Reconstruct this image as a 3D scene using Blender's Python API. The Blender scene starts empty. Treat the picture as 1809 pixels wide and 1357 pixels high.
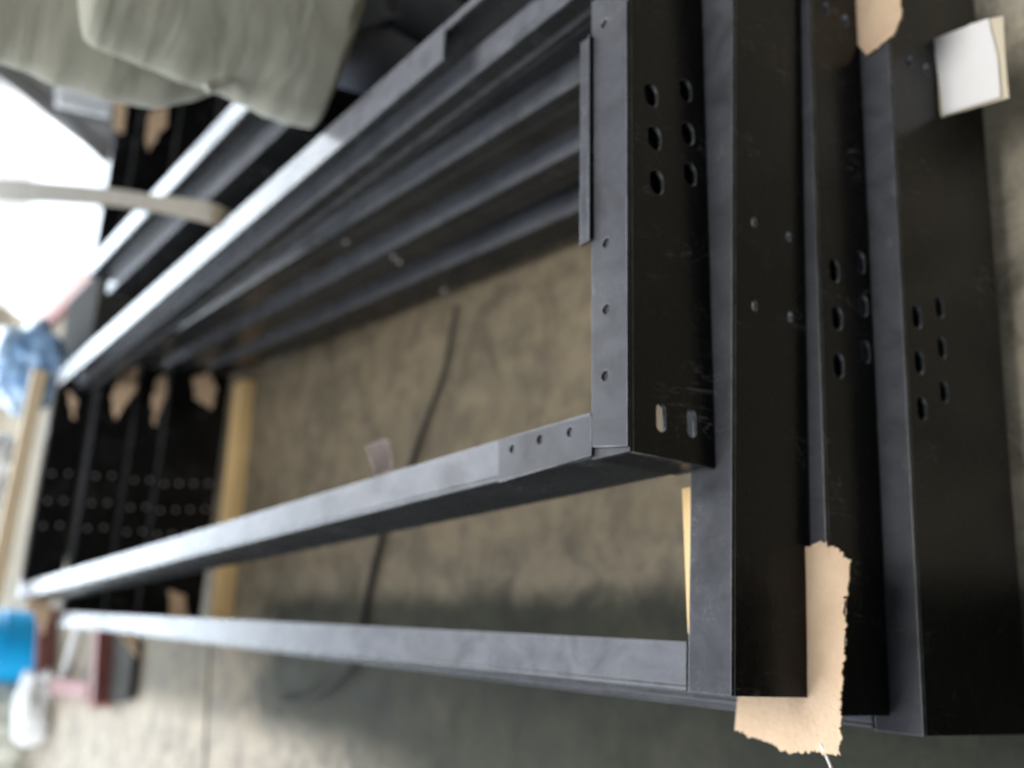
import bpy, bmesh, math, random
from mathutils import Vector, Matrix, noise
random.seed(7)
S = bpy.context.scene
COL = S.collection

# ------------------------------------------------------------------ camera
# The photo was taken with the phone turned on its side: world up is the photo's left.
# World: X runs along the near end beams, Y runs away along the side rails, Z is up.
RX = Vector((0.04997961, -0.96610366, 0.25327011))     # world axes seen in photo axes (right, down, forward)
RY = Vector((-0.5880943, 0.17649591, 0.78929987))
RZ = Vector((-0.80724664, -0.18839561, -0.55933886))
FPX = 1750.81
FLOOR = 0.0
CAMH = 1.95
right = Vector((RX[0], RY[0], RZ[0])); down = Vector((RX[1], RY[1], RZ[1])); fwd = Vector((RX[2], RY[2], RZ[2]))
cam_d = bpy.data.cameras.new('camera'); cam = bpy.data.objects.new('camera', cam_d); COL.objects.link(cam)
m3 = Matrix((right, -down, -fwd)).transposed()
cam.matrix_world = Matrix.Translation((0, 0, CAMH)) @ m3.to_4x4()
cam_d.sensor_width = 36; cam_d.lens = FPX / 1809 * 36
cam_d.clip_start = 0.02; cam_d.clip_end = 300
cam_d.dof.use_dof = True; cam_d.dof.focus_distance = 1.3; cam_d.dof.aperture_fstop = 1.7
S.camera = cam

# ------------------------------------------------------------------ light
w = bpy.data.worlds.new('World'); S.world = w; w.use_nodes = True
nt = w.node_tree; nt.nodes.clear()
out = nt.nodes.new('ShaderNodeOutputWorld'); bg = nt.nodes.new('ShaderNodeBackground')
tc = nt.nodes.new('ShaderNodeTexCoord'); sp = nt.nodes.new('ShaderNodeSeparateXYZ')
rmp = nt.nodes.new('ShaderNodeValToRGB'); mr = nt.nodes.new('ShaderNodeMapRange')
nt.links.new(tc.outputs['Generated'], sp.inputs[0]); nt.links.new(sp.outputs['Y'], mr.inputs['Value'])
mr.inputs['From Min'].default_value = -1; mr.inputs['From Max'].default_value = 1
nt.links.new(mr.outputs[0], rmp.inputs[0]); nt.links.new(rmp.outputs[0], bg.inputs[0]); nt.links.new(bg.outputs[0], out.inputs[0])
e = rmp.color_ramp.elements
e[0].position = 0.0; e[0].color = (0.10, 0.10, 0.10, 1)
e[1].position = 1.0; e[1].color = (1.2, 1.38, 1.6, 1)
k = e.new(0.5); k.color = (0.22, 0.23, 0.24, 1)
k = e.new(0.88); k.color = (0.46, 0.51, 0.59, 1)
bg.inputs[1].default_value = 1.0

def area(name, loc, target, sx, sy, power, col):
    d = bpy.data.lights.new(name, 'AREA'); d.shape = 'RECTANGLE'; d.size = sx; d.size_y = sy; d.energy = power; d.color = col
    o = bpy.data.objects.new(name, d); COL.objects.link(o)
    o.location = loc; o.rotation_euler = (Vector(target) - Vector(loc)).to_track_quat('-Z', 'Y').to_euler()
area('open_door_light', (1.0, 15.0, 3.4), (1.0, 5.0, 1.2), 18, 3.4, 2050, (0.80, 0.91, 1.0))
area('yard_daylight', (8, 17, 9), (6, 17, 0), 10, 12, 2200, (1.0, 1.0, 1.0))
area('roof_light', (0.7, 1.5, 5.4), (0.9, 1.9, 0.2), 2.6, 2.6, 265, (1.0, 0.96, 0.9))
area('floor_fill_lamp', (-5.5, 6.5, 3.6), (-1.0, 5.0, 0.0), 5, 4, 520, (1.0, 0.98, 0.95))  # unseen fill lamp, added to brighten the far floor and the rail faces
S.view_settings.view_transform = 'Standard'; S.view_settings.look = 'None'
S.view_settings.exposure = 0.0; S.view_settings.gamma = 1.0; S.view_settings.use_curve_mapping = False
S.cycles.max_bounces = 8

# ------------------------------------------------------------------ helpers
def ray(px, py):
    return right * (px - 904.5) + down * (py - 678.5) + fwd * FPX
def onz(px, py, z):               # z measured from the camera height (negative = below)
    r = ray(px, py); v = r * (z / r.z); v.z += CAMH; return v
def onY(px, py, Y):
    r = ray(px, py); v = r * (Y / r.y); v.z += CAMH; return v

def link(name, me, mat, parent=None):
    o = bpy.data.objects.new(name, me); COL.objects.link(o)
    if mat is not None:
        me.materials.clear(); me.materials.append(mat)
    if parent: o.parent = parent
    return o
def tag(o, label, cat, group=None, kind=None):
    if label: o['label'] = label
    if cat: o['category'] = cat
    if group: o['group'] = group
    if kind: o['kind'] = kind
    return o
def thing(name, label, cat, loc=(0, 0, 0), group=None):
    o = bpy.data.objects.new(name, None); COL.objects.link(o); o.location = loc
    o.empty_display_size = .1
    bpy.context.view_layer.update()
    return tag(o, label, cat, group)
def sub(o, root):                  # parent without moving (root is unrotated)
    o.parent = root; o.matrix_parent_inverse = Matrix.Translation(-Vector(root.location)); return o
def child(name, bm_or_me, mat, root):
    me = bm_or_me
    if isinstance(me, bmesh.types.BMesh):
        me = bpy.data.meshes.new(name); bm_or_me.to_mesh(me); bm_or_me.free()
    return sub(link(name, me, mat), root)
def mesh(name, bm, mat, smooth=False):
    me = bpy.data.meshes.new(name); bm.to_mesh(me); bm.free()
    if smooth:
        for p in me.polygons: p.use_smooth = True
    return link(name, me, mat)

def add_box(bm, M, x0, x1, y0, y1, z0, z1, bev=.0022):
    vs = [bm.verts.new(M @ Vector(c)) for c in ((x0,y0,z0),(x1,y0,z0),(x1,y1,z0),(x0,y1,z0),(x0,y0,z1),(x1,y0,z1),(x1,y1,z1),(x0,y1,z1))]
    fs = [bm.faces.new([vs[i] for i in f]) for f in ((3,2,1,0),(4,5,6,7),(0,1,5,4),(1,2,6,5),(2,3,7,6),(3,0,4,7))]
    if bev:
        es = list({e for f in fs for e in f.edges})
        bmesh.ops.bevel(bm, geom=es, offset=bev, segments=2, affect='EDGES', profile=.6)

def add_plate(bm, M, outline, holes, th, bev=.0015):
    """plate in local XZ with holes, thickness along local Y (from 0 to th)"""
    cu = bpy.data.curves.new('tmp', 'CURVE'); cu.dimensions = '2D'; cu.fill_mode = 'BOTH'
    cu.extrude = th / 2 - bev; cu.bevel_depth = bev; cu.bevel_resolution = 1; cu.offset = -bev
    def poly(pts):
        s = cu.splines.new('POLY'); s.points.add(len(pts) - 1); s.use_cyclic_u = True
        for p, q in zip(s.points, pts): p.co = (q[0], q[1], 0, 1)
    poly(outline)
    for (cx, cz, rx, rz) in holes:
        n = 24; L = max(rx - rz, 0) * .8
        pts = []
        for i in range(n):
            a = 2 * math.pi * i / n
            pts.append((cx + (rz if rx > rz else rx) * math.cos(a) + (L if math.cos(a) > 0 else -L), cz + rz * math.sin(a)))
        poly(pts)
    o = bpy.data.objects.new('tmp', cu); COL.objects.link(o); bpy.context.view_layer.update()
    dg = bpy.context.evaluated_depsgraph_get()
    me = bpy.data.meshes.new_from_object(o.evaluated_get(dg))
    R = Matrix(((1,0,0,0),(0,0,-1,th/2),(0,1,0,0),(0,0,0,1)))
    me.transform(M @ R)
    bm.from_mesh(me)
    bpy.data.objects.remove(o); bpy.data.curves.remove(cu); bpy.data.meshes.remove(me)

def frame_mat(p0, p1):             # local X from p0 to p1, local Z up, local Y = Z x X
    x = (p1 - p0).normalized(); z = Vector((0, 0, 1)); y = z.cross(x).normalized(); z = x.cross(y)
    return Matrix(((x.x, y.x, z.x, p0.x), (x.y, y.y, z.y, p0.y), (x.z, y.z, z.z, p0.z), (0, 0, 0, 1))), (p1 - p0).length

def tube(bm, pts, rad, n=10, caps=True):
    rings = []
    for i, p in enumerate(pts):
        a = pts[max(i-1, 0)]; b = pts[min(i+1, len(pts)-1)]
        t = (b - a).normalized(); u = t.cross(Vector((0.03, 0.05, 1))).normalized(); v = t.cross(u)
        r = rad[i] if isinstance(rad, (list, tuple)) else rad
        rings.append([bm.verts.new(p + u * r * math.cos(2*math.pi*k/n) + v * r * math.sin(2*math.pi*k/n)) for k in range(n)])
    for a, b in zip(rings, rings[1:]):
        for k in range(n): bm.faces.new((a[k], a[(k+1) % n], b[(k+1) % n], b[k]))
    if caps: bm.faces.new(rings[0][::-1]); bm.faces.new(rings[-1])
    bmesh.ops.recalc_face_normals(bm, faces=bm.faces)
def smooth_path(pts, n=8):
    res = []
    for i in range(len(pts) - 1):
        p0 = pts[max(i-1, 0)]; p1 = pts[i]; p2 = pts[i+1]; p3 = pts[min(i+2, len(pts)-1)]
        for k in range(n):
            t = k / n
            res.append(.5 * ((2*p1) + (p2-p0)*t + (2*p0-5*p1+4*p2-p3)*t*t + (3*p1-p0-3*p2+p3)*t**3))
    res.append(pts[-1]); return res

V0 = Vector((1.7, .3, .9))
def slab(name, pts, nrm, th, mat, jag=0, sub_n=10, seed=1, jag_edges=None, curl=0):
    """thin real sheet (cardboard, paper) from a 3D outline, torn edges where asked"""
    rnd = random.Random(seed); out_ = []
    n = len(pts)
    for i in range(n):
        a, b = pts[i], pts[(i+1) % n]
        if jag and (jag_edges is None or i in jag_edges):
            d = (b - a); side = d.cross(nrm).normalized(); m = max(3, int(d.length / .0016))
            for k in range(m):
                t = (k + (rnd.random() - .5) * .6 * (k > 0)) / m
                p_ = a + d * t
                dd = jag * (1.3 * noise.noise(p_ * 38 + V0 * seed) + .7 * noise.noise(p_ * 130 + V0 * seed)) + (rnd.random() ** 5) * jag * .8
                out_.append(p_ + side * dd * (k > 0))
        else: out_.append(a)
    bm = bmesh.new()
    vs = [bm.verts.new(p) for p in out_]; f = bm.faces.new(vs)
    r = bmesh.ops.extrude_face_region(bm, geom=[f])
    for v in r['geom']:
        if isinstance(v, bmesh.types.BMVert): v.co += nrm * th
    bmesh.ops.recalc_face_normals(bm, faces=bm.faces)
    bmesh.ops.triangulate(bm, faces=[f for f in bm.faces if len(f.verts) > 4])
    if curl:
        c = sum(pts, Vector()) / n
        for v in bm.verts: v.co += nrm * curl * noise.noise(v.co * 7 + Vector((seed, 0, 0)))
    return mesh(name, bm, mat)

# ------------------------------------------------------------------ materials
def new_mat(name):
    m = bpy.data.materials.new(name); m.use_nodes = True
    n = m.node_tree.nodes; b = n['Principled BSDF']
    return m, m.node_tree, b
def N(t, kind, **kw):
    n = t.nodes.new(kind)
    for k_, v in kw.items():
        if k_ in n.inputs: n.inputs[k_].default_value = v
        else: setattr(n, k_, v)
    return n
def coords(t, scale=(1,1,1), rot=(0,0,0)):
    tc = N(t, 'ShaderNodeTexCoord'); mp = N(t, 'ShaderNodeMapping'); mp.inputs['Scale'].default_value = scale; mp.inputs['Rotation'].default_value = rot
    geo = N(t, 'ShaderNodeNewGeometry')
    t.links.new(geo.outputs['Position'], mp.inputs[0]); return mp.outputs[0]
def ramp(t, fac, stops):
    r = N(t, 'ShaderNodeValToRGB'); t.links.new(fac, r.inputs[0]); el = r.color_ramp.elements
    el[0].position, el[0].color = stops[0][0], (*stops[0][1], 1); el[1].position, el[1].color = stops[-1][0], (*stops[-1][1], 1)
    for p, c in stops[1:-1]: x = el.new(p); x.color = (*c, 1)
    return r.outputs[0]
def nz(t, vec, scale, detail=5, rough=.6, dist=0):
    n = N(t, 'ShaderNodeTexNoise'); n.inputs['Scale'].default_value = scale; n.inputs['Detail'].default_value = detail
    n.inputs['Roughness'].default_value = rough; n.inputs['Distortion'].default_value = dist; t.links.new(vec, n.inputs['Vector']); return n.outputs[0]
def mix(t, a, b, fac, mode='MIX'):
    m = N(t, 'ShaderNodeMix'); m.data_type = 'RGBA'; m.blend_type = mode
    for sock, v in ((m.inputs[6], a), (m.inputs[7], b), (m.inputs[0], fac)):
        if hasattr(v, 'links'): t.links.new(v, sock)
        else: sock.default_value = v
    return m.outputs[2]
def bump(t, b, h, strength, dist=.01):
    bp = N(t, 'ShaderNodeBump'); bp.inputs['Strength'].default_value = strength; bp.inputs['Distance'].default_value = dist
    t.links.new(h, bp.inputs['Height']); t.links.new(bp.outputs[0], b.inputs['Normal'])

def steel_mat(name='black_paint', k1=1.0, k2=1.0):
    m, t, b = new_mat(name)
    v = coords(t); big = nz(t, v, 6, 4)
    streak = nz(t, coords(t, (3, 40, 40)), 3, 6, .7)
    fine = nz(t, v, 90, 4, .7)
    c = ramp(t, big, ((.3, (.0040 * k1, .0043 * k1, .0047 * k1)), (.75, (.0068 * k1, .0074 * k1, .0083 * k1))))
    dust = ramp(t, streak, ((.5, (0, 0, 0)), (.85, (.35, .35, .35))))
    c = mix(t, c, (.016, .017, .018, 1), dust)
    geo = N(t, 'ShaderNodeNewGeometry'); sep = N(t, 'ShaderNodeSeparateXYZ'); t.links.new(geo.outputs['True Normal'], sep.inputs[0])
    # workshop dust on upward faces, lightened further to paint in lost sky reflection
    dust_sheen = ramp(t, sep.outputs['Z'], ((.9, (0, 0, 0)), (.99, (1, 1, 1))))
    patch = ramp(t, nz(t, coords(t, (5, 3, 5)), 3.5, 6, .65, .5), ((.3, (.62, .62, .62)), (.7, (.92, .92, .92))))
    c = mix(t, c, (.088 * k2, .094 * k2, .110 * k2, 1), mix(t, dust_sheen, patch, 1.0, 'MULTIPLY'))
    # rounded edges: rubbed paint, brightened to paint in the highlight they catch
    mx = N(t, 'ShaderNodeVectorMath', operation='ABSOLUTE'); t.links.new(geo.outputs['True Normal'], mx.inputs[0])
    s2 = N(t, 'ShaderNodeSeparateXYZ'); t.links.new(mx.outputs[0], s2.inputs[0])
    m1 = N(t, 'ShaderNodeMath', operation='MAXIMUM'); t.links.new(s2.outputs[0], m1.inputs[0]); t.links.new(s2.outputs[1], m1.inputs[1])
    m2 = N(t, 'ShaderNodeMath', operation='MAXIMUM'); t.links.new(m1.outputs[0], m2.inputs[0]); t.links.new(s2.outputs[2], m2.inputs[1])
    wear_glint = ramp(t, m2.outputs[0], ((.90, (1, 1, 1)), (.975, (0, 0, 0))))
    wn = ramp(t, nz(t, v, 22, 5, .7), ((.35, (.45, .45, .45)), (.6, (1, 1, 1))))
    c = mix(t, c, (.36, .39, .43, 1), mix(t, wear_glint, wn, 1.0, 'MULTIPLY'))
    def scratch(rot, sc, seed_):
        q = nz(t, coords(t, sc, rot), seed_, 3, .5, 1.2)
        a_ = N(t, 'ShaderNodeMath', operation='SUBTRACT'); t.links.new(q, a_.inputs[0]); a_.inputs[1].default_value = .5
        d_ = N(t, 'ShaderNodeMath', operation='ABSOLUTE'); t.links.new(a_.outputs[0], d_.inputs[0])
        return ramp(t, d_.outputs[0], ((.0, (1, 1, 1)), (.006, (0, 0, 0))))
    sc_ = mix(t, scratch((.3, .5, .2), (9, 9, 2), 2.3), scratch((1.2, .2, .9), (3, 12, 12), 3.1), .5, 'ADD')
    gate = ramp(t, nz(t, v, 5.5, 4, .6), ((.5, (0, 0, 0)), (.64, (.8, .8, .8))))
    c = mix(t, c, (.20, .20, .21, 1), mix(t, sc_, gate, 1.0, 'MULTIPLY'))
    smear = ramp(t, nz(t, coords(t, (4, 4, 9), (.2, .6, 0)), 1.7, 5, .6, 1.5), ((.48, (0, 0, 0)), (.75, (.5, .5, .5))))
    c = mix(t, c, (.011, .012, .0135, 1), smear)
    t.links.new(c, b.inputs['Base Color'])
    rr = ramp(t, mix(t, mix(t, big, fine, .45), smear, .35), ((.3, (.25, .25, .25)), (.75, (.40, .40, .40))))
    t.links.new(rr, b.inputs['Roughness']); b.inputs['Specular IOR Level'].default_value = .13
    bump(t, b, fine, .06, .002)
    return m
M_STEEL = steel_mat()
M_RAIL = steel_mat('black_paint_sheen', 3.4, 1.9)      # same black paint, lightened to put the rails' sheen into the colour
def flat_mat(name, c1, c2, scale=8, rough=.6, bumps=.2, metal=0, bdist=.004, fine=120):
    m, t, b = new_mat(name); v = coords(t)
    n1 = nz(t, v, scale, 6, .65)
    t.links.new(ramp(t, n1, ((.3, c1), (.72, c2))), b.inputs['Base Color'])
    b.inputs['Roughness'].default_value = rough; b.inputs['Metallic'].default_value = metal
    bump(t, b, nz(t, v, fine, 4), bumps, bdist); return m
M_CARD = flat_mat('cardboard', (.62, .46, .32), (.76, .59, .43), 14, .9, .6)
M_CARD2 = flat_mat('cardboard_liner', (.70, .56, .42), (.84, .72, .58), 30, .95, .6)
M_PAPER = flat_mat('white_paper', (.86, .87, .9), (.9, .9, .92), 5, .7, .1)
M_CREAM = flat_mat('cream_backing', (.66, .6, .46), (.74, .68, .54), 5, .8, .2)
M_PINK = flat_mat('pale_pink_paper', (.66, .56, .56), (.78, .68, .68), 20, .7, .1)
M_ZINC = flat_mat('zinc', (.6, .62, .65), (.8, .82, .85), 30, .4, .1, .6)
M_BLACKRUB = flat_mat('black_rubber', (.010, .010, .011), (.02, .02, .021), 20, .8, .1)
M_BLUEP = flat_mat('blue_plastic', (.0, .38, .88), (.0, .46, .95), 4, .35, .05)
M_RED = flat_mat('red_oxide_paint', (.17, .06, .055), (.26, .10, .09), 9, .6, .2)
M_SACK = flat_mat('pale_sack', (.55, .6, .54), (.78, .82, .76), 9, .6, .4)
M_WHITEP = flat_mat('white_plastic', (.62, .66, .7), (.85, .88, .9), 7, .4, .3)
M_FILM = flat_mat('blue_film', (.12, .36, .80), (.62, .80, .96), 5, .3, .4, bdist=.02, fine=16)
M_DARKG = flat_mat('dark_grey_tarp', (.16, .165, .17), (.3, .31, .32), 4, .7, .5, bdist=.03, fine=9)
M_SKIN = flat_mat('skin', (.42, .25, .17), (.5, .31, .22), 20, .5, .1)
M_HAIR = flat_mat('black_hair', (.01, .009, .008), (.02, .018, .016), 60, .5, .5)
M_YARD = flat_mat('pale_concrete', (.78, .8, .82), (.86, .88, .9), 1.5, .9, .2)
M_DARKS = flat_mat('dark_block', (.03, .03, .03), (.06, .06, .055), 5, .95, .2)
M_DARKS.node_tree.nodes['Principled BSDF'].inputs['Specular IOR Level'].default_value = .15
M_BROWN = flat_mat('brown_board', (.42, .27, .2), (.55, .4, .32), 6, .75, .2)

def wood_mat(name, c1, c2, axis='X'):
    m, t, b = new_mat(name)
    sc = (3, 45, 45) if axis == 'X' else (45, 3, 45)
    v = coords(t, sc); g = nz(t, v, 1.4, 6, .6, .6)
    t.links.new(ramp(t, g, ((.3, c1), (.68, c2))), b.inputs['Base Color'])
    b.inputs['Roughness'].default_value = .7; bump(t, b, g, .3, .004); return m
M_WOOD = wood_mat('pale_timber', (.58, .39, .17), (.80, .60, .32))
M_WOODL = wood_mat('fresh_timber', (.68, .55, .36), (.84, .72, .52))

def cloth_mat(name, c1, c2, wr=.6):
    m, t, b = new_mat(name); v = coords(t)
    big = nz(t, v, 5, 4, .55, .4)
    weave = nz(t, coords(t, (1, 1, 1)), 420, 2)
    t.links.new(ramp(t, big, ((.3, c1), (.7, c2))), b.inputs['Base Color'])
    b.inputs['Roughness'].default_value = .92
    fold = nz(t, coords(t, (2.2, 3.5, 8), (0, .35, 0)), 1.0, 3, .5, .6)
    h = mix(t, fold, weave, .12)
    bump(t, b, h, wr, .05); return m
M_CLOTH = cloth_mat('grey_canvas', (.29, .305, .265), (.36, .375, .33), .6)
M_CLOTH2 = cloth_mat('grey_canvas_inner', (.27, .28, .24), (.34, .35, .305), .4)
M_DENIM = cloth_mat('navy_trousers_cloth', (.10, .115, .155), (.17, .19, .24), .8)
M_WEB = cloth_mat('webbing', (.12, .105, .08), (.17, .15, .115), .3)

def floor_mat():
    m, t, b = new_mat('workshop_concrete')
    v = coords(t)
    big = nz(t, v, .9, 5, .6, .5); mid = nz(t, v, 4.5, 6, .7, .8); fine = nz(t, v, 70, 8, .8)
    base = ramp(t, big, ((.32, (.17, .158, .125)), (.5, (.22, .195, .152)), (.72, (.27, .232, .178))))
    stains = ramp(t, mid, ((.38, (.5, .5, .5)), (.55, (1, 1, 1))))
    geo = N(t, 'ShaderNodeNewGeometry'); sep = N(t, 'ShaderNodeSeparateXYZ'); t.links.new(geo.outputs['Position'], sep.inputs[0])
    def band(sock, lo, hi):
        if lo > hi:
            q = N(t, 'ShaderNodeMath', operation='SUBTRACT'); q.inputs[0].default_value = 1.0; t.links.new(band(sock, hi, lo), q.inputs[1]); return q.outputs[0]
        q = N(t, 'ShaderNodeMapRange'); q.interpolation_type = 'SMOOTHSTEP'; q.inputs['From Min'].default_value = lo; q.inputs['From Max'].default_value = hi
        t.links.new(sock, q.inputs['Value']); return q.outputs[0]
    def madd(a_, b_, k_):
        q = N(t, 'ShaderNodeMath', operation='MULTIPLY_ADD'); t.links.new(b_, q.inputs[0]); q.inputs[1].default_value = k_; t.links.new(a_, q.inputs[2]); return q.outputs[0]
    xw = madd(sep.outputs['X'], mid, .12); yw = madd(sep.outputs['Y'], mid, .8)
    # dark green along one strip, brown rust and oil under the frames, pale beige beyond
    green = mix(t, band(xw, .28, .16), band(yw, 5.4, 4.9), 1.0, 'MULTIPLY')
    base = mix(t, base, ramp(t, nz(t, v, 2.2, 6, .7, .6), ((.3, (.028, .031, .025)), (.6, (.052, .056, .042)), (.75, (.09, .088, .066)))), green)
    brown = mix(t, band(xw, .2, .5), band(yw, 1.7, 2.2), 1.0, 'MULTIPLY')
    base = mix(t, base, mix(t, base, (.98, .93, .85, 1), 1.0, 'MULTIPLY'), brown)
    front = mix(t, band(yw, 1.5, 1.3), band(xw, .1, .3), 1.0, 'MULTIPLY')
    base = mix(t, base, mix(t, base, (2.9, 3.0, 3.1, 1), 1.0, 'MULTIPLY'), front)  # floor ahead of the stack lightened in colour to stand in for light
    pale_area = mix(t, band(xw, -.26, -.48), band(yw, 3.2, 5.0), 1.0, 'MULTIPLY')
    base = mix(t, base, (.46, .42, .36, 1), pale_area)
    c = mix(t, base, stains, .75, 'MULTIPLY')
    streak = nz(t, coords(t, (6, 2.4, 1), (0, 0, .9)), 1.6, 7, .75, .4)
    c = mix(t, c, ramp(t, streak, ((.38, (.7, .7, .7)), (.62, (1.15, 1.14, 1.1)))), .3, 'MULTIPLY')
    blot = nz(t, v, 9, 8, .75, .3)
    c = mix(t, c, ramp(t, blot, ((.4, (.72, .72, .72)), (.6, (1.12, 1.11, 1.08)))), .55, 'MULTIPLY')
    c = mix(t, c, ramp(t, fine, ((.35, (.75, .75, .75)), (.65, (1.15, 1.15, 1.12)))), .6, 'MULTIPLY')
    t.links.new(c, b.inputs['Base Color'])
    t.links.new(ramp(t, mid, ((.3, (.72, .72, .72)), (.7, (.95, .95, .95)))), b.inputs['Roughness'])
    b.inputs['Specular IOR Level'].default_value = .3
    bump(t, b, mix(t, fine, streak, .4), .35, .006)
    return m
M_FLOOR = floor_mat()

# ------------------------------------------------------------------ setting
def sheet(name, x0, x1, y0, y1, z, mat):
    bm = bmesh.new(); vs = [bm.verts.new(c) for c in ((x0,y0,z),(x1,y0,z),(x1,y1,z),(x0,y1,z))]; bm.faces.new(vs)
    return tag(mesh(name, bm, mat), None, None, None, 'structure')
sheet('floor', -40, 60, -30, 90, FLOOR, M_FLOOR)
bm = bmesh.new()
yp = [(3.45, 10.3), (60, 10.3), (60, 90), (18, 90), (4.9, 17.2), (3.6, 13.2)]
bm.faces.new([bm.verts.new((x, y, FLOOR + .004)) for x, y in yp])
tag(mesh('yard', bm, M_YARD), None, None, None, 'structure')
# darker expansion joint in the floor
bm = bmesh.new()
a, b_ = onz(372, 1125, -1.95), onz(366, 1262, -1.95); d = (b_ - a).normalized(); s = d.cross(Vector((0, 0, 1))) * .012
a2 = a - d * .1; b2 = b_ + d * 1.2
bm.faces.new([bm.verts.new(Vector((q.x, q.y, .004))) for q in (a2 - s, b2 - s, b2 + s, a2 + s)])
tag(mesh('floor_joint', bm, M_DARKS), None, None, None, 'structure')

# ------------------------------------------------------------------ steel frames
ZT = [0.95, 0.761, 0.567, 0.407]; ZB = [0.763, 0.569, 0.409, 0.069]
TH = .008

def end_beam(root, p0, p1, h, depth, holes_px=(), far=False):
    """channel: web with punched holes facing the camera, flanges pointing away. p0,p1 top front corners"""
    M, L = frame_mat(p0, p1)
    Mi = M.inverted()
    y0 = 0
    holes = []
    for (px, py, rx, rz) in holes_px:
        # ray against the web plane
        o = Mi @ Vector((0, 0, CAMH)); d = Mi.to_3x3() @ ray(px, py); t = -o.y / d.y; q = o + d * t
        holes.append((q.x, q.z, rx, rz))
    bm = bmesh.new()
    add_plate(bm, M, [(0, -h), (L, -h), (L, -TH), (0, -TH)], holes, TH, .0007)
    add_box(bm, M, 0, L, 0, depth, -TH, 0, .002)
    add_box(bm, M, 0, L, TH + .001, depth, -h, -h + TH, .002)
    if not far:
        add_box(bm, M, .0005, .007, TH + .001, depth, -h + TH + .001, -TH - .001, .001)
    o = child('end_beam', bm, M_STEEL, root)
    if len(holes) > 5:
        big = [q for q in holes if q[2] > .018][:6]
        if len(big) == 6:
            x0 = min(q[0] for q in big) - .035; x1 = max(q[0] for q in big) + .035; za = min(q[1] for q in big) - .03; zb = max(q[1] for q in big) + .03
            bm = bmesh.new(); add_box(bm, M, x0, x1, .017, .024, max(za, -h + .01), min(zb, -.01), .002)
            child('slot_light_block', bm, M_STEEL, root)  # plate added behind the slots to block light and keep them black
    return o

def rail(root, p0, p1, rects, name='side_rail'):
    M, L = frame_mat(p0, p1); bm = bmesh.new()
    for (u0, u1, w0, w1) in rects: add_box(bm, M, 0, L, -u1, -u0, w0, w1, min(.0055, (w1 - w0) * .42, (u1 - u0) * .42))   # u grows towards +X
    return child(name, bm, M_RAIL, root)

def glint_bolt(root, p, nrm, r=.009, h=.01):  # bright zinc heads that stand in for glints of light on the steel
    bm = bmesh.new()
    q = nrm.to_track_quat('Z', 'Y').to_matrix().to_4x4()
    bmesh.ops.create_cone(bm, cap_ends=True, segments=6, radius1=r, radius2=r * .92, depth=h, matrix=Matrix.Translation(p + nrm * h / 2) @ q)
    return child('glint_bolt', bm, M_ZINC, root)

V = Vector
# ---- top frame
f1 = thing('steel_framework', 'topmost black steel channel frame, its end beam with punched slots facing the camera', 'steel frame', (.8, 3.4, .95), 'black steel frames stacked in front')
h1 = [(1150, 168, .024, .0155), (1156, 244, .024, .0155), (1160, 322, .024, .0155), (1211, 160, .023, .0150), (1215, 236, .023, .0150), (1219, 308, .023, .0150),
      (1168, 738, .026, .010), (1222, 748, .026, .010)]
end_beam(f1, V((.29, 1.095, ZT[0])), V((1.42, 1.135, ZT[0])), .187, .088, h1)
end_beam(f1, V((.10, 5.64, ZT[0])), V((1.26, 5.62, ZT[0])), .187, .07)
rail(f1, V((.29, 1.186, ZT[0])), V((.095, 5.636, ZT[0])), [(0, .007, -.187, -.0005), (.0075, .076, -.007, 0), (.0075, .06, -.187, -.18)])
# right rail: web, inner shelf and lower face
pr0, pr1 = V((1.30, 1.24, ZT[0])), V((1.205, 5.61, ZT[0]))
rail(f1, pr0, pr1, [(.075, .083, -.187, -.008), (0.0145, .0745, -.102, -.096), (0, .014, -.150, -.095), (.004, .060, -.187, -.159)])
d = (pr1 - pr0).normalized(); pa = pr0 + d * .51
rail(f1, pr0, pa - d * .002, [(.070, .092, -.0075, 0)])
rail(f1, pa, pr1, [(-.006, .092, -.007, 0.001)], 'flange_plate')
# corner bracket with three holes, seen on top of the left rail
def top_plate(root, name, quad, z, th, holes_px=(), mat=None):
    """horizontal plate with holes; quad = px corners on plane z"""
    bm = bmesh.new()
    M = Matrix(((1,0,0,0),(0,0,1,0),(0,1,0,0),(0,0,0,1)))   # plate local XZ -> world XY
    pts = [onz(x, y, z - CAMH) for x, y in quad]
    M = Matrix(((1,0,0,0),(0,0,1,0),(0,-1,0,z),(0,0,0,1)))
    hs = []
    for (px, py, rx, rz) in holes_px:
        q = onz(px, py, z - CAMH); hs.append((q.x, q.y, rx, rz))
    add_plate(bm, M, [(p.x, p.y) for p in pts], hs, th, .001)
    bmesh.ops.recalc_face_normals(bm, faces=bm.faces)
    return child(name, bm, mat or M_STEEL, root)
top_plate(f1, 'corner_bracket', [(880, 777), (1044, 734), (1044, 805), (880, 852)], ZT[0] + .0075, .006,
          [(904, 793, .0085, .0085), (953, 776, .0085, .0085), (1006, 763, .0085, .0085)])
top_plate(f1, 'cover_strip', [(1045, 2), (1045, 790), (1108, 788), (1106, 2)], ZT[0] + .0065, .005,
          [(1067, 42, .009, .009), (1070, 429, .009, .009), (1070, 546, .009, .009), (1068, 664, .009, .009)])
# folded lip behind the flange
bm = bmesh.new()
a, b_ = onz(1055, 66, -1), onz(1056, 425, -1)
M, L = frame_mat(V((b_.x, b_.y, .955)), V((a.x, a.y, .955)))
add_box(bm, M, 0, L, 0.002, .006, -.03, .012, .0015)
add_box(bm, M, -.002, L, .0065, .032, .002, .008, .0015)
child('lip_angle', bm, M_STEEL, f1)
for px, py in ((612, 424),): glint_bolt(f1, onY(px, py, 2.95) * 1, V((-1, 0, 0)))

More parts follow.
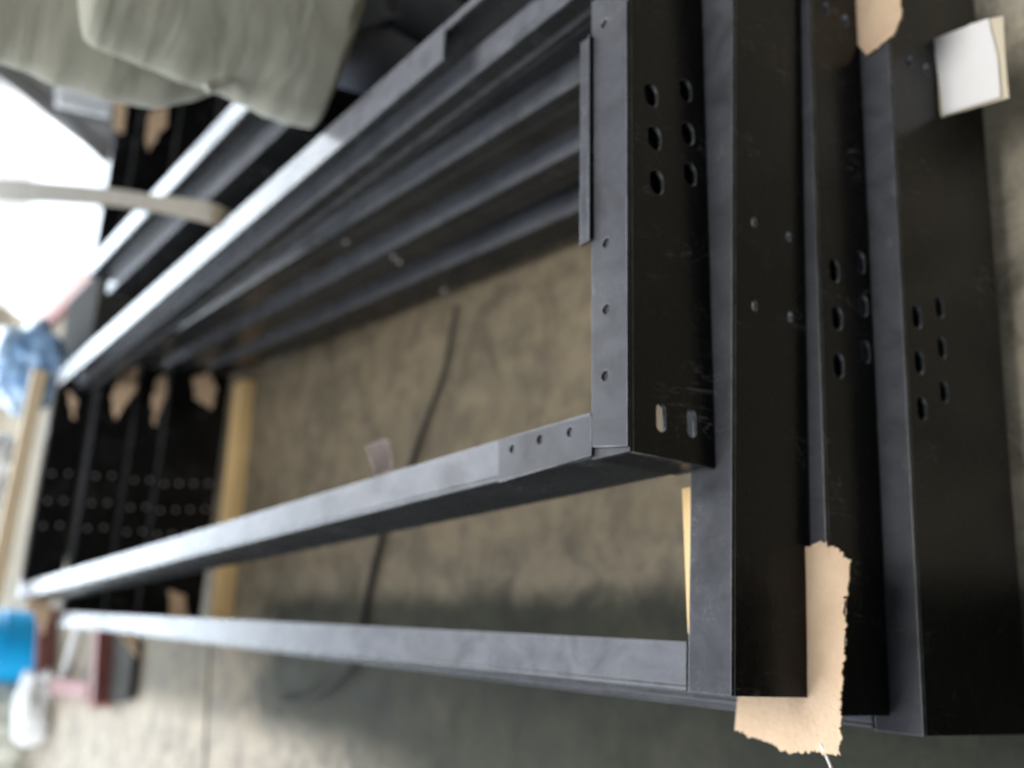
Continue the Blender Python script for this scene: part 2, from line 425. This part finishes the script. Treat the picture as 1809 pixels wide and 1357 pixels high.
rnd = random.Random(5)
bm = bmesh.new()
wp = [V((.3 + k_ * .004, 1.185 + rnd.uniform(-.001, .001), .764)) for k_ in range(16)]
tube(bm, wp, [.0035 + rnd.uniform(-.001, .0012) for _ in wp], 7)
child('weld_bead', bm, M_STEEL, f1)

# ---- lower frames
def lower(i, label, xl, xr, yf, yf2, inner, far_y, holes, lr, cr):
    f = thing('steel_framework', label, 'steel frame', (.65, 3.4, ZT[i]), 'black steel frames stacked in front')
    h = ZT[i] - ZB[i] - .002
    end_beam(f, V((xl, yf, ZT[i])), V((xr, yf2, ZT[i])), h, .09, holes)
    end_beam(f, V((lr[1] + .002, far_y, ZT[i])), V((cr[1], far_y, ZT[i])), h, .07)
    hh = min(h, .19)
    rail(f, V((lr[0], yf + .094, ZT[i])), V((lr[1], far_y - .005, ZT[i])), [(0, .007, -h, -.0005), (.0075, .076, -.007, 0), (.0075, .06, -h, -h + .007)])
    zs = cr[2]
    p0, p1 = V((cr[0], yf + .1, ZT[i])), V((cr[1], far_y - .005, ZT[i]))
    s = zs - ZT[i]
    rc = [(.075, .083, -h, 0), (.0145, .0745, s - .007, s - .001), (0, .014, s - .062, s), (.004, .012, s - .13, s - .0625)]
    if i == 3: rc = [(.075, .083, -h, 0), (.0145, .0745, s - .007, s - .001), (0, .014, -h, s)]
    rail(f, p0, p1, rc)
    return f
h2 = [(1332, 392, .010, .006), (1393, 418, .010, .006), (1333, 540, .010, .006), (1396, 560, .010, .006)]
h3 = [(1474, 478, .0245, .0140), (1479, 562, .0245, .0140), (1482, 646, .0245, .0140), (1520, 464, .0235, .0130), (1525, 540, .0235, .0130), (1529, 622, .0235, .0130), (1493, 36, .017, .008), (1459, 14, .017, .008)]
h4 = [(1620, 560, .0245, .0140), (1624, 640, .0245, .0140), (1629, 722, .0245, .0140), (1660, 543, .0235, .0130), (1664, 614, .0235, .0130), (1668, 692, .0235, .0130), (1607, 108, .015, .009), (1636, 122, .015, .009)]
f2 = lower(1, 'second black steel frame down, long flat corner reaching past the frame above', -.06, 1.42, 1.066, 1.05, None, 5.5, h2, (-.058, -.03), (1.272, 1.375, .655))
f3 = lower(2, 'third black steel frame down, resting under the torn cardboard corner sheet', -.085, 1.42, 1.032, 1.035, None, 5.48, h3, (-.083, -.04), (1.262, 1.375, .45))
f4 = lower(3, 'lowest black steel frame of the stack, deep end beam with the white paper sheet', -.112, 1.42, .975, .972, None, 5.46, h4, (-.108, -.05), (1.236, 1.41, .21))
for px, py, Y in ((695, 452, 2.9), (706, 462, 2.9), (785, 512, 3.0), (861, 527, 3.0)):
    root = {695: f2, 706: f2, 785: f3, 861: f4}[px]
    # bright heads on the inner right rails, in place of light through holes
    r = ray(px, py); p = r * (1.305 / r.x); p.z += CAMH
    glint_bolt(root, p, V((-1, 0, 0)), .008, .008)
    M_ = None
for r_, zt, n_, yy in ((f1, .95, 2, 5.633), (f2, .761, 2, 5.5), (f3, .567, 2, 5.48), (f4, .407, 4, 5.46)):
    for c_ in (.745, .60, .47):
        for k_ in range(n_): glint_bolt(r_, V((c_ + .012 * k_, yy, zt - (.045 if n_ == 4 else .052) - .08 * k_)), V((0, -1, 0)), .0075, .012)

# ---- second stack on the right
def side_frame(i, label, z, h, x0, x1, y0, y1):
    f = thing('steel_framework', label, 'steel frame', ((x0 + x1) / 2, (y0 + y1) / 2, z), 'black steel frames of the stack behind')
    end_beam(f, V((x0, y0, z)), V((x1, y0, z)), h, .09)
    end_beam(f, V((x0, y1, z)), V((x1, y1 - .04, z)), h, .07)
    rail(f, V((x0, y0 + .094, z)), V((x0, y1 - .005, z)), [(0, .008, -h, -.0005), (.0085, .10, -.007, 0), (.0085, .08, -h, -h + .007)])
    rail(f, V((x1 - .1, y0 + .094, z)), V((x1 - .1, y1 - .045, z)), [(.092, .1, -h, -.0005), (0, .0915, -.007, 0)])
    return f
side_frame(0, 'black steel frame on top of the stack behind, bright rail partly under the grey coat', .95, .10, 1.74, 3.0, 2.9, 5.215)
side_frame(1, 'second frame of the stack behind, its rail edge showing just below the bright rail', .848, .2, 1.665, 3.0, 2.87, 5.2)
side_frame(2, 'third frame down in the stack behind, mostly hidden in shade', .646, .2, 1.68, 3.0, 2.9, 5.18)
side_frame(3, 'lowest frame of the stack behind, standing on timber in deep shade', .444, .38, 1.70, 3.0, 2.9, 5.16)

# ------------------------------------------------------------------ timbers
def timber(label, p0, p1, wd, ht, mat, name='timber'):
    M, L = frame_mat(p0, p1); bm = bmesh.new(); add_box(bm, M, 0, L, -wd / 2, wd / 2, 0, ht, .003)
    o = mesh(name, bm, mat)
    return tag(o, label, 'timber')
a, b_ = onz(415, 690, -1.90), onz(385, 1100, -1.90)
timber('yellow timber bearer on the floor under the far end of the front stack', V((a.x + .03, 5.33, .0)), V((-.06, 5.24, .0)), .15, .067, M_WOOD)
timber('timber bearer on the floor under the near end of the front stack', V((1.4, 1.15, 0)), V((-.06, 1.15, 0)), .07, .067, M_WOOD)
timber('timber bearer under the far end of the stack behind', V((2.95, 5.0, 0)), V((1.72, 5.0, 0)), .08, .062, M_WOOD)
timber('timber bearer under the near end of the stack behind', V((2.95, 3.2, 0)), V((1.72, 3.2, 0)), .08, .062, M_WOOD)
a, b_ = onY(66, 655, 5.86), onY(-62, 1230, 5.86)
timber('pale fresh timber leaning across the far end of the top frame', V((a.x, 5.86, a.z - .05)), V((b_.x, 5.86, b_.z - .07)), .06, .075, M_WOODL)
timber('thin orange timber lath showing behind the near flange of the second frame', V((.27, 1.178, .715)), V((.03, 1.163, .715)), .02, .03, M_WOOD, 'timber_lath')

# ------------------------------------------------------------------ cardboard
def zpts(L, z): return [onz(x, y, z - CAMH) for x, y in L]
UP = V((0, 0, 1))
o = slab('cardboard_sheet', zpts([(1432, 966), (1462, 956), (1505, 988), (1497, 1060), (1490, 1215), (1487, 1335), (1400, 1330), (1300, 1290), (1306, 1220), (1330, 960)], .5785), UP, .003, M_CARD,
         .006, seed=3, jag_edges={0, 1, 2, 3, 4, 5, 6}, curl=.0015)
ln = slab('liner', zpts([(1434, 968), (1462, 960), (1500, 992), (1492, 1060), (1485, 1215), (1482, 1328), (1400, 1322), (1304, 1284), (1308, 1222), (1332, 962)], .5745), UP, .0025, M_CARD2,
         .008, seed=23, jag_edges={0, 1, 2, 3, 4, 5, 6})
ln.parent = o
# the sheet lies between the second and third frames: lift the third frame's top is at .567
tag(o, 'torn brown cardboard sheet sticking out under the lower corner of the second frame', 'cardboard', 'cardboard packing')
bm = bmesh.new(); tube(bm, smooth_path([onz(1450, 1315, -1.368), onz(1458, 1332, -1.372), onz(1466, 1350, -1.378), onz(1474, 1372, -1.39)], 4), .0022, 6)
tag(mesh('string', bm, M_PAPER, True), 'short white string dangling from the torn corner cardboard', 'string')
o = slab('cardboard_sheet', zpts([(1516, -40), (1590, -30), (1593, 30), (1580, 62), (1534, 100), (1500, 60)], .412), UP, .004, M_CARD, .004, seed=5, jag_edges={1, 2, 3}, curl=.004)
tag(o, 'folded tan cardboard piece poking out at the upper edge beside the white paper', 'cardboard', 'cardboard packing')
def hang(L, Y, label, seed, lean=0.02):
    pts = [onY(x, y, Y) for x, y in L]
    o = slab('cardboard_scrap', pts, V((0, -1, 0)), .006, M_CARD, .01, seed=seed, curl=.01)
    tag(o, label, 'cardboard', 'cardboard packing')
hang([(209, 668), (243, 648), (240, 690), (226, 709), (203, 741), (196, 709)], 5.38, 'pointed cardboard scrap hanging at the far beams, largest of the row', 11)
hang([(279, 668), (296, 664), (293, 700), (272, 752), (266, 705)], 5.37, 'narrow cardboard scrap hanging between the pointed one and the blunt one', 12)
hang([(339, 668), (371, 658), (383, 688), (380, 706), (371, 722), (345, 706)], 5.36, 'blunt square cardboard scrap hanging beside the yellow timber', 13)
hang([(121, 690), (136, 710), (131, 741), (124, 734)], 5.38, 'small cardboard sliver hanging near the left end of the far beams', 14)
hang([(204, 174), (226, 178), (217, 236), (200, 230)], 5.14, 'upright tan cardboard strip at the corner of the stack behind', 15)
hang([(263, 198), (294, 188), (295, 220), (262, 266), (256, 240)], 5.13, 'pointed tan cardboard scrap inside the stack behind, under the coat', 16)
hang([(40, 1065), (86, 1052), (88, 1088), (77, 1122), (60, 1088)], 5.74, 'tan cardboard scrap at the far lower corner above the blue drum', 17)
hang([(203, 1095), (243, 1090), (242, 1163), (208, 1120), (218, 1060), (226, 1050)], 5.60, 'triangular cardboard scrap showing below the lower rail', 18)
hang([(300, 1043), (325, 1052), (330, 1090), (300, 1092)], 5.40, 'dull cardboard scrap behind the lower rail at the stack end', 19)

# ------------------------------------------------------------------ papers
pap = thing('paper_sheet', 'blank white paper sheet on cream backing tucked against the lowest frame', 'paper', tuple(onz(1700, 120, -1.70)))
z = .243
q = zpts([(1652, 95), (1620, 80), (1745, 32), (1762, 100), (1769, 172), (1668, 204)], z)
o = slab('sheet', q, UP, .002, M_PAPER, 0, curl=.006, seed=4); sub(o, pap)
q = zpts([(1640, 90), (1715, 42), (1772, 28), (1776, 100), (1784, 174), (1664, 208)], z - .0065)
o = slab('backing', q, UP, .003, M_CREAM, 0, curl=.006, seed=4); sub(o, pap)
pts = [onY(x, y, 2.0) for x, y in ((644, 790), (684, 776), (694, 800), (694, 834), (662, 842), (652, 812))]
o = slab('paper_tag', pts, V((.1, -1, .2)).normalized(), .0015, M_PINK, .006, seed=8, curl=.012)
tag(o, 'small crumpled pale pink paper tag stuck on the left rail of the top frame', 'tag')

# ------------------------------------------------------------------ cable on the floor
pts = [onz(x, y, -1.93) for x, y in ((806, 540), (800, 575), (783, 660), (752, 745), (715, 850), (682, 920), (668, 975), (652, 1040), (640, 1105), (625, 1170), (578, 1216), (530, 1238), (492, 1238))]
bm = bmesh.new(); tube(bm, smooth_path(pts), [.005 + .008 * min(1, i / 50) * (1 if i < 72 else .7) for i in range((len(pts)-1)*8+1)], 10)
tag(mesh('cable', bm, M_BLACKRUB, True), 'black cable snaking over the concrete floor through the frames', 'cable')

# ------------------------------------------------------------------ sling strap
bm = bmesh.new()
A = [V((1.385, 3.34, .72)), onz(393, 386, -1.012), onz(350, 372, -.98), onz(265, 358, -.965), onz(190, 348, -.96), onz(80, 340, -.93), onz(-10, 335, -.90), onz(-120, 330, -.86)]
W = [.06, .075, .075, .068, .085, .14, .21, .28]
cen = smooth_path(A, 6); ws = [W[min(i // 6, 7)] * (1 - (i % 6) / 6) + W[min(i // 6 + 1, 7)] * ((i % 6) / 6) for i in range(len(cen))]
rows_ = []
for c, w_, in zip(cen, ws):
    r_ = (c - V((0, 0, CAMH))).normalized()
    rows_.append(c)
prev = None
for i, c in enumerate(cen):
    t = (cen[min(i+1, len(cen)-1)] - cen[max(i-1, 0)]).normalized()
    side = t.cross((c - V((0, 0, CAMH))).normalized()).normalized(); side = (side + t.cross(UP).normalized() * .35).normalized(); nn = t.cross(side).normalized() * .003
    hw = ws[i] * .5
    cur = [bm.verts.new(c + side * hw + nn), bm.verts.new(c - side * hw + nn), bm.verts.new(c - side * hw - nn), bm.verts.new(c + side * hw - nn)]
    if prev:
        for k_ in range(4): bm.faces.new((prev[k_], prev[(k_+1) % 4], cur[(k_+1) % 4], cur[k_]))
    else: bm.faces.new(cur)
    prev = cur
bm.faces.new(prev[::-1]); bmesh.ops.recalc_face_normals(bm, faces=bm.faces)
tag(mesh('sling_strap', bm, M_WEB), 'grey webbing sling strap pulled across the rails of both stacks', 'strap')

# ------------------------------------------------------------------ person in grey coat
per = thing('person', 'person in a long grey canvas coat and dark navy trousers leaning over the stack', 'person', (1.82, 2.52, 0))
# body: one skinned figure
def skin_fig(name, verts, edges, rad, mat, root=0, sub_lv=2):
    me = bpy.data.meshes.new(name); me.from_pydata([tuple(v) for v in verts], edges, []); o = bpy.data.objects.new(name, me); COL.objects.link(o)
    md = o.modifiers.new('s', 'SKIN'); md.use_smooth_shade = True
    for i, r in enumerate(rad): me.skin_vertices[0].data[i].radius = (r, r) if not isinstance(r, tuple) else r
    me.skin_vertices[0].data[root].use_root = True
    s2 = o.modifiers.new('u', 'SUBSURF'); s2.levels = sub_lv; s2.render_levels = sub_lv
    bpy.context.view_layer.update(); dg = bpy.context.evaluated_depsgraph_get()
    m2 = bpy.data.meshes.new_from_object(o.evaluated_get(dg)); m2.name = name
    bpy.data.objects.remove(o)
    for p in m2.polygons: p.use_smooth = True
    return link(name, m2, mat)
bx, by = 1.86, 2.55
vs = [(bx, by, .98), (bx - .02, by, 1.25), (bx - .06, by, 1.52), (bx - .1, by - .02, 1.66), (bx - .12, by - .03, 1.78), (bx - .13, by - .06, 1.93),
      (bx - .11, by, .93), (bx - .12, by - .02, .5), (bx - .12, by, .08), (bx - .14, by - .14, .04),
      (bx + .11, by, .93), (bx + .12, by - .02, .5), (bx + .12, by, .08), (bx + .1, by - .14, .04),
      (bx - .24, by - .02, 1.58), (bx - .30, by + .06, 1.3), (bx - .16, by + .06, 1.12),
      (bx + .14, by - .02, 1.58), (bx + .2, by + .02, 1.28), (bx + .2, by - .1, 1.04)]
ed = [(0,1),(1,2),(2,3),(3,4),(4,5),(0,6),(6,7),(7,8),(8,9),(0,10),(10,11),(11,12),(12,13),(2,14),(14,15),(15,16),(2,17),(17,18),(18,19)]
rd = [(.14,.11),(.13,.1),(.15,.1),.06,.065,.085, .095,.065,.045,.035, .095,.065,.045,.035, .055,.042,.03,.055,.042,.03]
body = skin_fig('body', vs, ed, rd, M_SKIN); sub(body, per)
hair = bmesh.new(); bmesh.ops.create_uvsphere(hair, u_segments=20, v_segments=12, radius=.108, matrix=Matrix.Translation((bx - .125, by - .03, 1.945)) @ Matrix.Diagonal((.9, 1.05, 1.05, 1)))
for v in list(hair.verts):
    if v.co.z < 1.9 and v.co.y < by: hair.verts.remove(v)
child('hair', hair, M_HAIR, per)
# fingers: each its own short chain rooted in the palm
def hand(wr, dirv, side):
    dirv = dirv.normalized(); sv = side.normalized(); pv = [wr, wr + dirv * .05, wr + dirv * .085]; E_ = [(0, 1), (1, 2)]; R_ = [(.022, .018), (.036, .016), (.038, .014)]
    bend = dirv.cross(sv).normalized()
    for k_, ln in enumerate((.07, .08, .075, .058)):
        off = sv * (.027 - .018 * k_); b0 = len(pv)
        pv += [wr + dirv * .095 + off, wr + dirv * (.095 + ln * .5) + off - bend * .006, wr + dirv * (.095 + ln) + off - bend * .022]
        E_ += [(2, b0), (b0, b0 + 1), (b0 + 1, b0 + 2)]; R_ += [.0095, .0088, .0078]
    b0 = len(pv); pv += [wr + dirv * .05 + sv * .042 - bend * .01, wr + dirv * .085 + sv * .06 - bend * .02]; E_ += [(1, b0), (b0, b0 + 1)]; R_ += [.011, .009]
    h_ = skin_fig('hand', pv, E_, R_, M_SKIN, 1, 1); return h_
h_ = hand(V((bx + .2, by - .11, 1.0)), V((0, -.2, -1)), V((0, -1, .1))); sub(h_, per)
for s_ in (-1, 1):
    sh = bmesh.new(); add_box(sh, Matrix.Translation((bx + .115 * s_, by - .06, 0)), -.05, .05, -.15, .1, .0, .095, .03); child('shoe', sh, M_BLACKRUB, per)
tr = skin_fig('trousers', [(bx, by, .98), (bx - .1, by, .9), (bx - .12, by - .02, .5), (bx - .12, by, .1), (bx + .11, by, .9), (bx + .12, by - .02, .5), (bx + .12, by, .1)],
              [(0,1),(1,2),(2,3),(0,4),(4,5),(5,6)], [(.19,.16),(.135,.13),.10,.085,(.135,.13),.10,.085], M_DENIM, 0, 2); sub(tr, per)

def interp(tab, x):
    for (a, va), (b, vb) in zip(tab, tab[1:]):
        if a <= x <= b: t = (x - a) / (b - a); t = t * t * (3 - 2 * t) * .5 + t * .5; return va + (vb - va) * t
    return tab[0][1] if x < tab[0][0] else tab[-1][1]
def garment(name, prof, Yc, xr, ry, mat, seed, fold=.012, n=96, top_close=False, th=.006, parent=None):
    """hanging tube of cloth: prof = (photo x, photo y of its left outline)"""
    bm = bmesh.new(); rings = []
    steps = 90; xs = [prof[0][0] + (prof[-1][0] - prof[0][0]) * i / (steps - 1) for i in range(steps)]
    for j, px in enumerate(xs):
        py = interp(prof, px); L_ = onY(px, py, Yc); xl = L_.x
        xrr = xr(L_.z) if callable(xr) else xr
        cx = (xl + xrr) / 2; rx = (xrr - xl) / 2; f = j / (steps - 1)
        ryy = ry(f) if callable(ry) else ry
        ring = []
        for i in range(n):
            a = 2 * math.pi * i / n + math.pi
            ca, sa = math.cos(a), math.sin(a)
            k_ = 1 + fold * (f ** .8) * (math.sin(a * 9 + seed + 2 * noise.noise(V((f * 2, seed, 0)))) + .8 * math.sin(a * 17 + 3 * f + seed)) * min(1, abs(sa) * 2.0 + .05) * 2
            wob = .01 * noise.noise(V((ca * 2, sa * 2, f * 5 + seed)))
            # height drifts so the hem is uneven
            ring.append(bm.verts.new((cx + (rx) * ca * 1.0 + wob * abs(sa), Yc + (ryy * k_) * sa, L_.z + (cx + rx * ca - xl) * 0.0)))
        rings.append(ring)
    for a, b in zip(rings, rings[1:]):
        for k_ in range(n): bm.faces.new((a[k_], a[(k_+1) % n], b[(k_+1) % n], b[k_]))
    if top_close: bm.faces.new(rings[0])
    bmesh.ops.recalc_face_normals(bm, faces=bm.faces)
    me = bpy.data.meshes.new(name); bm.to_mesh(me); bm.free()
    for p in me.polygons: p.use_smooth = True
    o = link(name, me, mat)
    md = o.modifiers.new('t', 'SOLIDIFY'); md.thickness = th; md.offset = -1
    sub(o, parent); return o
garment('coat', [(-260, 60), (-120, 80), (0, 108), (40, 120), (100, 148), (200, 176), (280, 188), (340, 176), (392, 158), (420, 120)], 2.58, 2.18, lambda f: .13 + .06 * f, M_CLOTH2, 1.3, .006, parent=per, top_close=True)
garment('coat_tail', [(140, 0), (144, 40), (150, 68), (170, 84), (205, 96), (260, 118), (330, 146), (390, 164), (430, 182), (480, 206), (520, 218), (557, 224), (575, 185), (590, 135), (603, 70), (611, 5), (614, -40)],
        2.42, 2.15, lambda f: .10 + .08 * f, M_CLOTH, 4.1, .012, parent=per, top_close=True)
# buttoned side tab
c = onY(385, 148, 2.36)
bm = bmesh.new(); add_box(bm, Matrix.Translation(c) @ Matrix.Rotation(-.75, 4, 'Y'), -.014, .014, -.01, .006, -.04, .04, .005)
child('side_tab', bm, M_CLOTH, per)

# ------------------------------------------------------------------ background clutter
def blob(name, c, r, mat, label, cat, seed, amp=.25, sq=1.0, flat=True):
    bm = bmesh.new(); bmesh.ops.create_icosphere(bm, subdivisions=5, radius=1)
    for v in bm.verts:
        d_ = v.co.normalized(); k_ = 1 + amp * noise.noise(d_ * 1.6 + V((seed, 0, 0))) + amp * .5 * noise.noise(d_ * 4 + V((seed, 3, 0))) + amp * .2 * abs(noise.noise(d_ * 11 + V((seed, 3, 9))))
        p = d_ * k_; m_ = max(abs(p.x), abs(p.y), abs(p.z)); p = p * (1 - .25 * sq) + p * (.25 * sq) / max(m_, .3)
        v.co = V((p.x * r[0], p.y * r[1], max(p.z, -.8) * r[2])) + V(c)
    o = mesh(name, bm, mat, True); tag(o, label, cat); return o
def stand(px, py, Y):  # point on the pixel ray at depth Y
    return onY(px, py, Y)
# blue film bag and pale bags beyond the far end
c = onY(45, 650, 6.6); blob('film_bag', (c.x, 6.6, c.z), (.26, .3, .22), M_FILM, 'crumpled pale blue plastic film bag beyond the far end of the frames', 'plastic bag', 2.2, .35)
c = onY(-10, 830, 6.5); blob('plastic_bag', (c.x, 6.5, c.z), (.2, .2, .12), M_WHITEP, 'white plastic bag behind the pale leaning timber, nearer the blue film bag', 'plastic bag', 5.2, .35)
c = onY(-20, 955, 6.5); blob('plastic_bag', (c.x, 6.5, c.z), (.24, .2, .13), M_WHITEP, 'white plastic bag behind the pale leaning timber, nearer the blue drum', 'plastic bag', 9.2, .35)
# wooden crate the bags lie on
bm = bmesh.new(); add_box(bm, Matrix.Identity(4), .35, 2.1, 6.1, 7.0, 0, .72, .01)
tag(mesh('packing_crate', bm, M_DARKS), 'dark packing crate beyond the far end of the frames', 'crate')
# blue drum
p = onz(72, 1150, -1.95)
dr = thing('drum', 'bright blue plastic drum standing on the floor beyond the stack', 'drum', (p.x, p.y + .33, 0))
bm = bmesh.new(); rings = []
prof = [(.30, 0), (.33, .03), (.33, .28), (.345, .3), (.33, .32), (.33, .6), (.345, .62), (.33, .64), (.33, .88), (.30, .93), (.05, .935)]
for r_, z_ in prof: rings.append([bm.verts.new((p.x + r_ * math.cos(2*math.pi*k_/40), p.y + .33 + r_ * math.sin(2*math.pi*k_/40), z_)) for k_ in range(40)])
for a, b in zip(rings, rings[1:]):
    for k_ in range(40): bm.faces.new((a[k_], a[(k_+1) % 40], b[(k_+1) % 40], b[k_]))
bm.faces.new(rings[-1]); bm.faces.new(rings[0][::-1])
child('shell', bm, M_BLUEP, dr)
bm = bmesh.new(); bmesh.ops.create_cone(bm, cap_ends=True, segments=20, radius1=.05, radius2=.05, depth=.03, matrix=Matrix.Translation((p.x + .15, p.y + .33, .95)))
child('cap', bm, M_WHITEP, dr)
# pale sacks
p = onz(40, 1290, -1.95); blob('sack', (p.x, p.y + .2, .25), (.5, .4, .33), M_SACK, 'large pale green white sack beside the blue drum', 'sack', 3.3, .3)
p = onz(75, 1270, -1.95); blob('sack', (p.x + .1, p.y - .1, .1), (.3, .24, .14), M_WHITEP, 'small bright white sack lying in front of the large pale sack', 'sack', 6.3, .3)
# red steel rack on the floor
rk = thing('steel_rack', 'low red steel rack standing on the floor beyond the lower rail', 'rack', tuple(onz(140, 1180, -1.95)))
def bar(L_, name, mat, hh=.12, ww=.1):
    (x0, y0), (x1, y1) = L_; a, b = onz(x0, y0, -1.95), onz(x1, y1, -1.95); M, L = frame_mat(a, b); bm = bmesh.new(); add_box(bm, M, 0, L, -ww/2, ww/2, 0.004, hh, .004); child(name, bm, mat, rk)
bar(((207, 1095), (200, 1247)), 'beam', M_RED, .14, .1)
bar(((100, 1080), (92, 1218)), 'beam', M_RED, .14, .1)
bar(((180, 1222), (110, 1212)), 'cross_bar', M_RED, .1, .12)
bar(((150, 1085), (118, 1200)), 'cross_bar', M_WHITEP, .05, .05)
# thin dark slab next to the rack
a = onz(236, 1190, -1.95); bm = bmesh.new()
ps = zpts([(214, 1105), (252, 1130), (240, 1235), (206, 1242)], .004)
f_ = bm.faces.new([bm.verts.new(p) for p in ps]); r = bmesh.ops.extrude_face_region(bm, geom=[f_])
for v in r['geom']:
    if isinstance(v, bmesh.types.BMVert): v.co.z += .05
bmesh.ops.recalc_face_normals(bm, faces=bm.faces)
tag(mesh('dark_slab', bm, M_DARKS), 'thick dark slab lying beside the red rack', 'mat')
# brown board at the edge of the bright yard
a, b_ = onz(150, 486, -1.95), onz(62, 592, -1.95)
timber('long brown board lying along the edge of the bright yard', V((3.42, 9.2, .006)), V((3.5, 13.4, .006)), .16, .06, M_BROWN, 'board')
timber('dark red steel bar lying beside the brown board', V((3.2, 8.6, .006)), V((3.28, 13.0, .006)), .14, .09, M_RED, 'steel_bar')
# red rope line in the yard
bm = bmesh.new(); a, b_ = onz(-60, 428, -1.93), onz(152, 492, -1.93); tube(bm, smooth_path([a, (a + b_) / 2 + V((.15, 0, 0)), b_], 8), .02, 8)
tag(mesh('rope', bm, M_RED, True), 'thin red rope lying across the bright yard', 'rope')
# grey tarpaulin and film bundle beyond the stack behind
def cloth_patch(name, grid, mat, label, cat, amp=.05, seed=0):
    bm = bmesh.new(); R_ = len(grid); C_ = len(grid[0]); sb = 10; rows = []
    for i in range((R_ - 1) * sb + 1):
        row = []
        for j in range((C_ - 1) * sb + 1):
            u, v = i / sb, j / sb; i0, j0 = min(int(u), R_ - 2), min(int(v), C_ - 2); fu, fv = u - i0, v - j0
            p = (grid[i0][j0] * (1 - fv) + grid[i0][j0+1] * fv) * (1 - fu) + (grid[i0+1][j0] * (1 - fv) + grid[i0+1][j0+1] * fv) * fu
            p = p + V((0, -1, .4)).normalized() * amp * (noise.noise(V((u * 2.6, v * .8, seed))) + .5 * noise.noise(V((u * 7, v * 1.5, seed))))
            row.append(bm.verts.new(p))
        rows.append(row)
    for a, b in zip(rows, rows[1:]):
        for k_ in range(len(a) - 1): bm.faces.new((a[k_], a[k_+1], b[k_+1], b[k_]))
    o = mesh(name, bm, mat, True); md = o.modifiers.new('t', 'SOLIDIFY'); md.thickness = .01
    return tag(o, label, cat)
g = [[onY(-40, 20, 6.2), onY(60, 60, 6.0), onY(215, 120, 5.6)], [onY(-30, 90, 6.0), onY(80, 150, 5.85), onY(205, 235, 5.45)], [onY(-20, 125, 5.9), onY(100, 215, 5.7), onY(186, 292, 5.35)]]
cloth_patch('tarpaulin', g, M_DARKG, 'grey tarpaulin draped over the far corner of the stack behind', 'tarpaulin', .06, 3)
g = [[onY(95, 110, 5.5), onY(215, 130, 5.32)], [onY(100, 190, 5.5), onY(196, 214, 5.3)]]
M_FILM2 = flat_mat('pale_film', (.42, .48, .56), (.72, .78, .84), 6, .3, .4, bdist=.02, fine=16)
cloth_patch('plastic_film', g, M_FILM2, 'pale blue plastic film bundled under the grey coat, above the tarpaulin', 'plastic film', .03, 8)
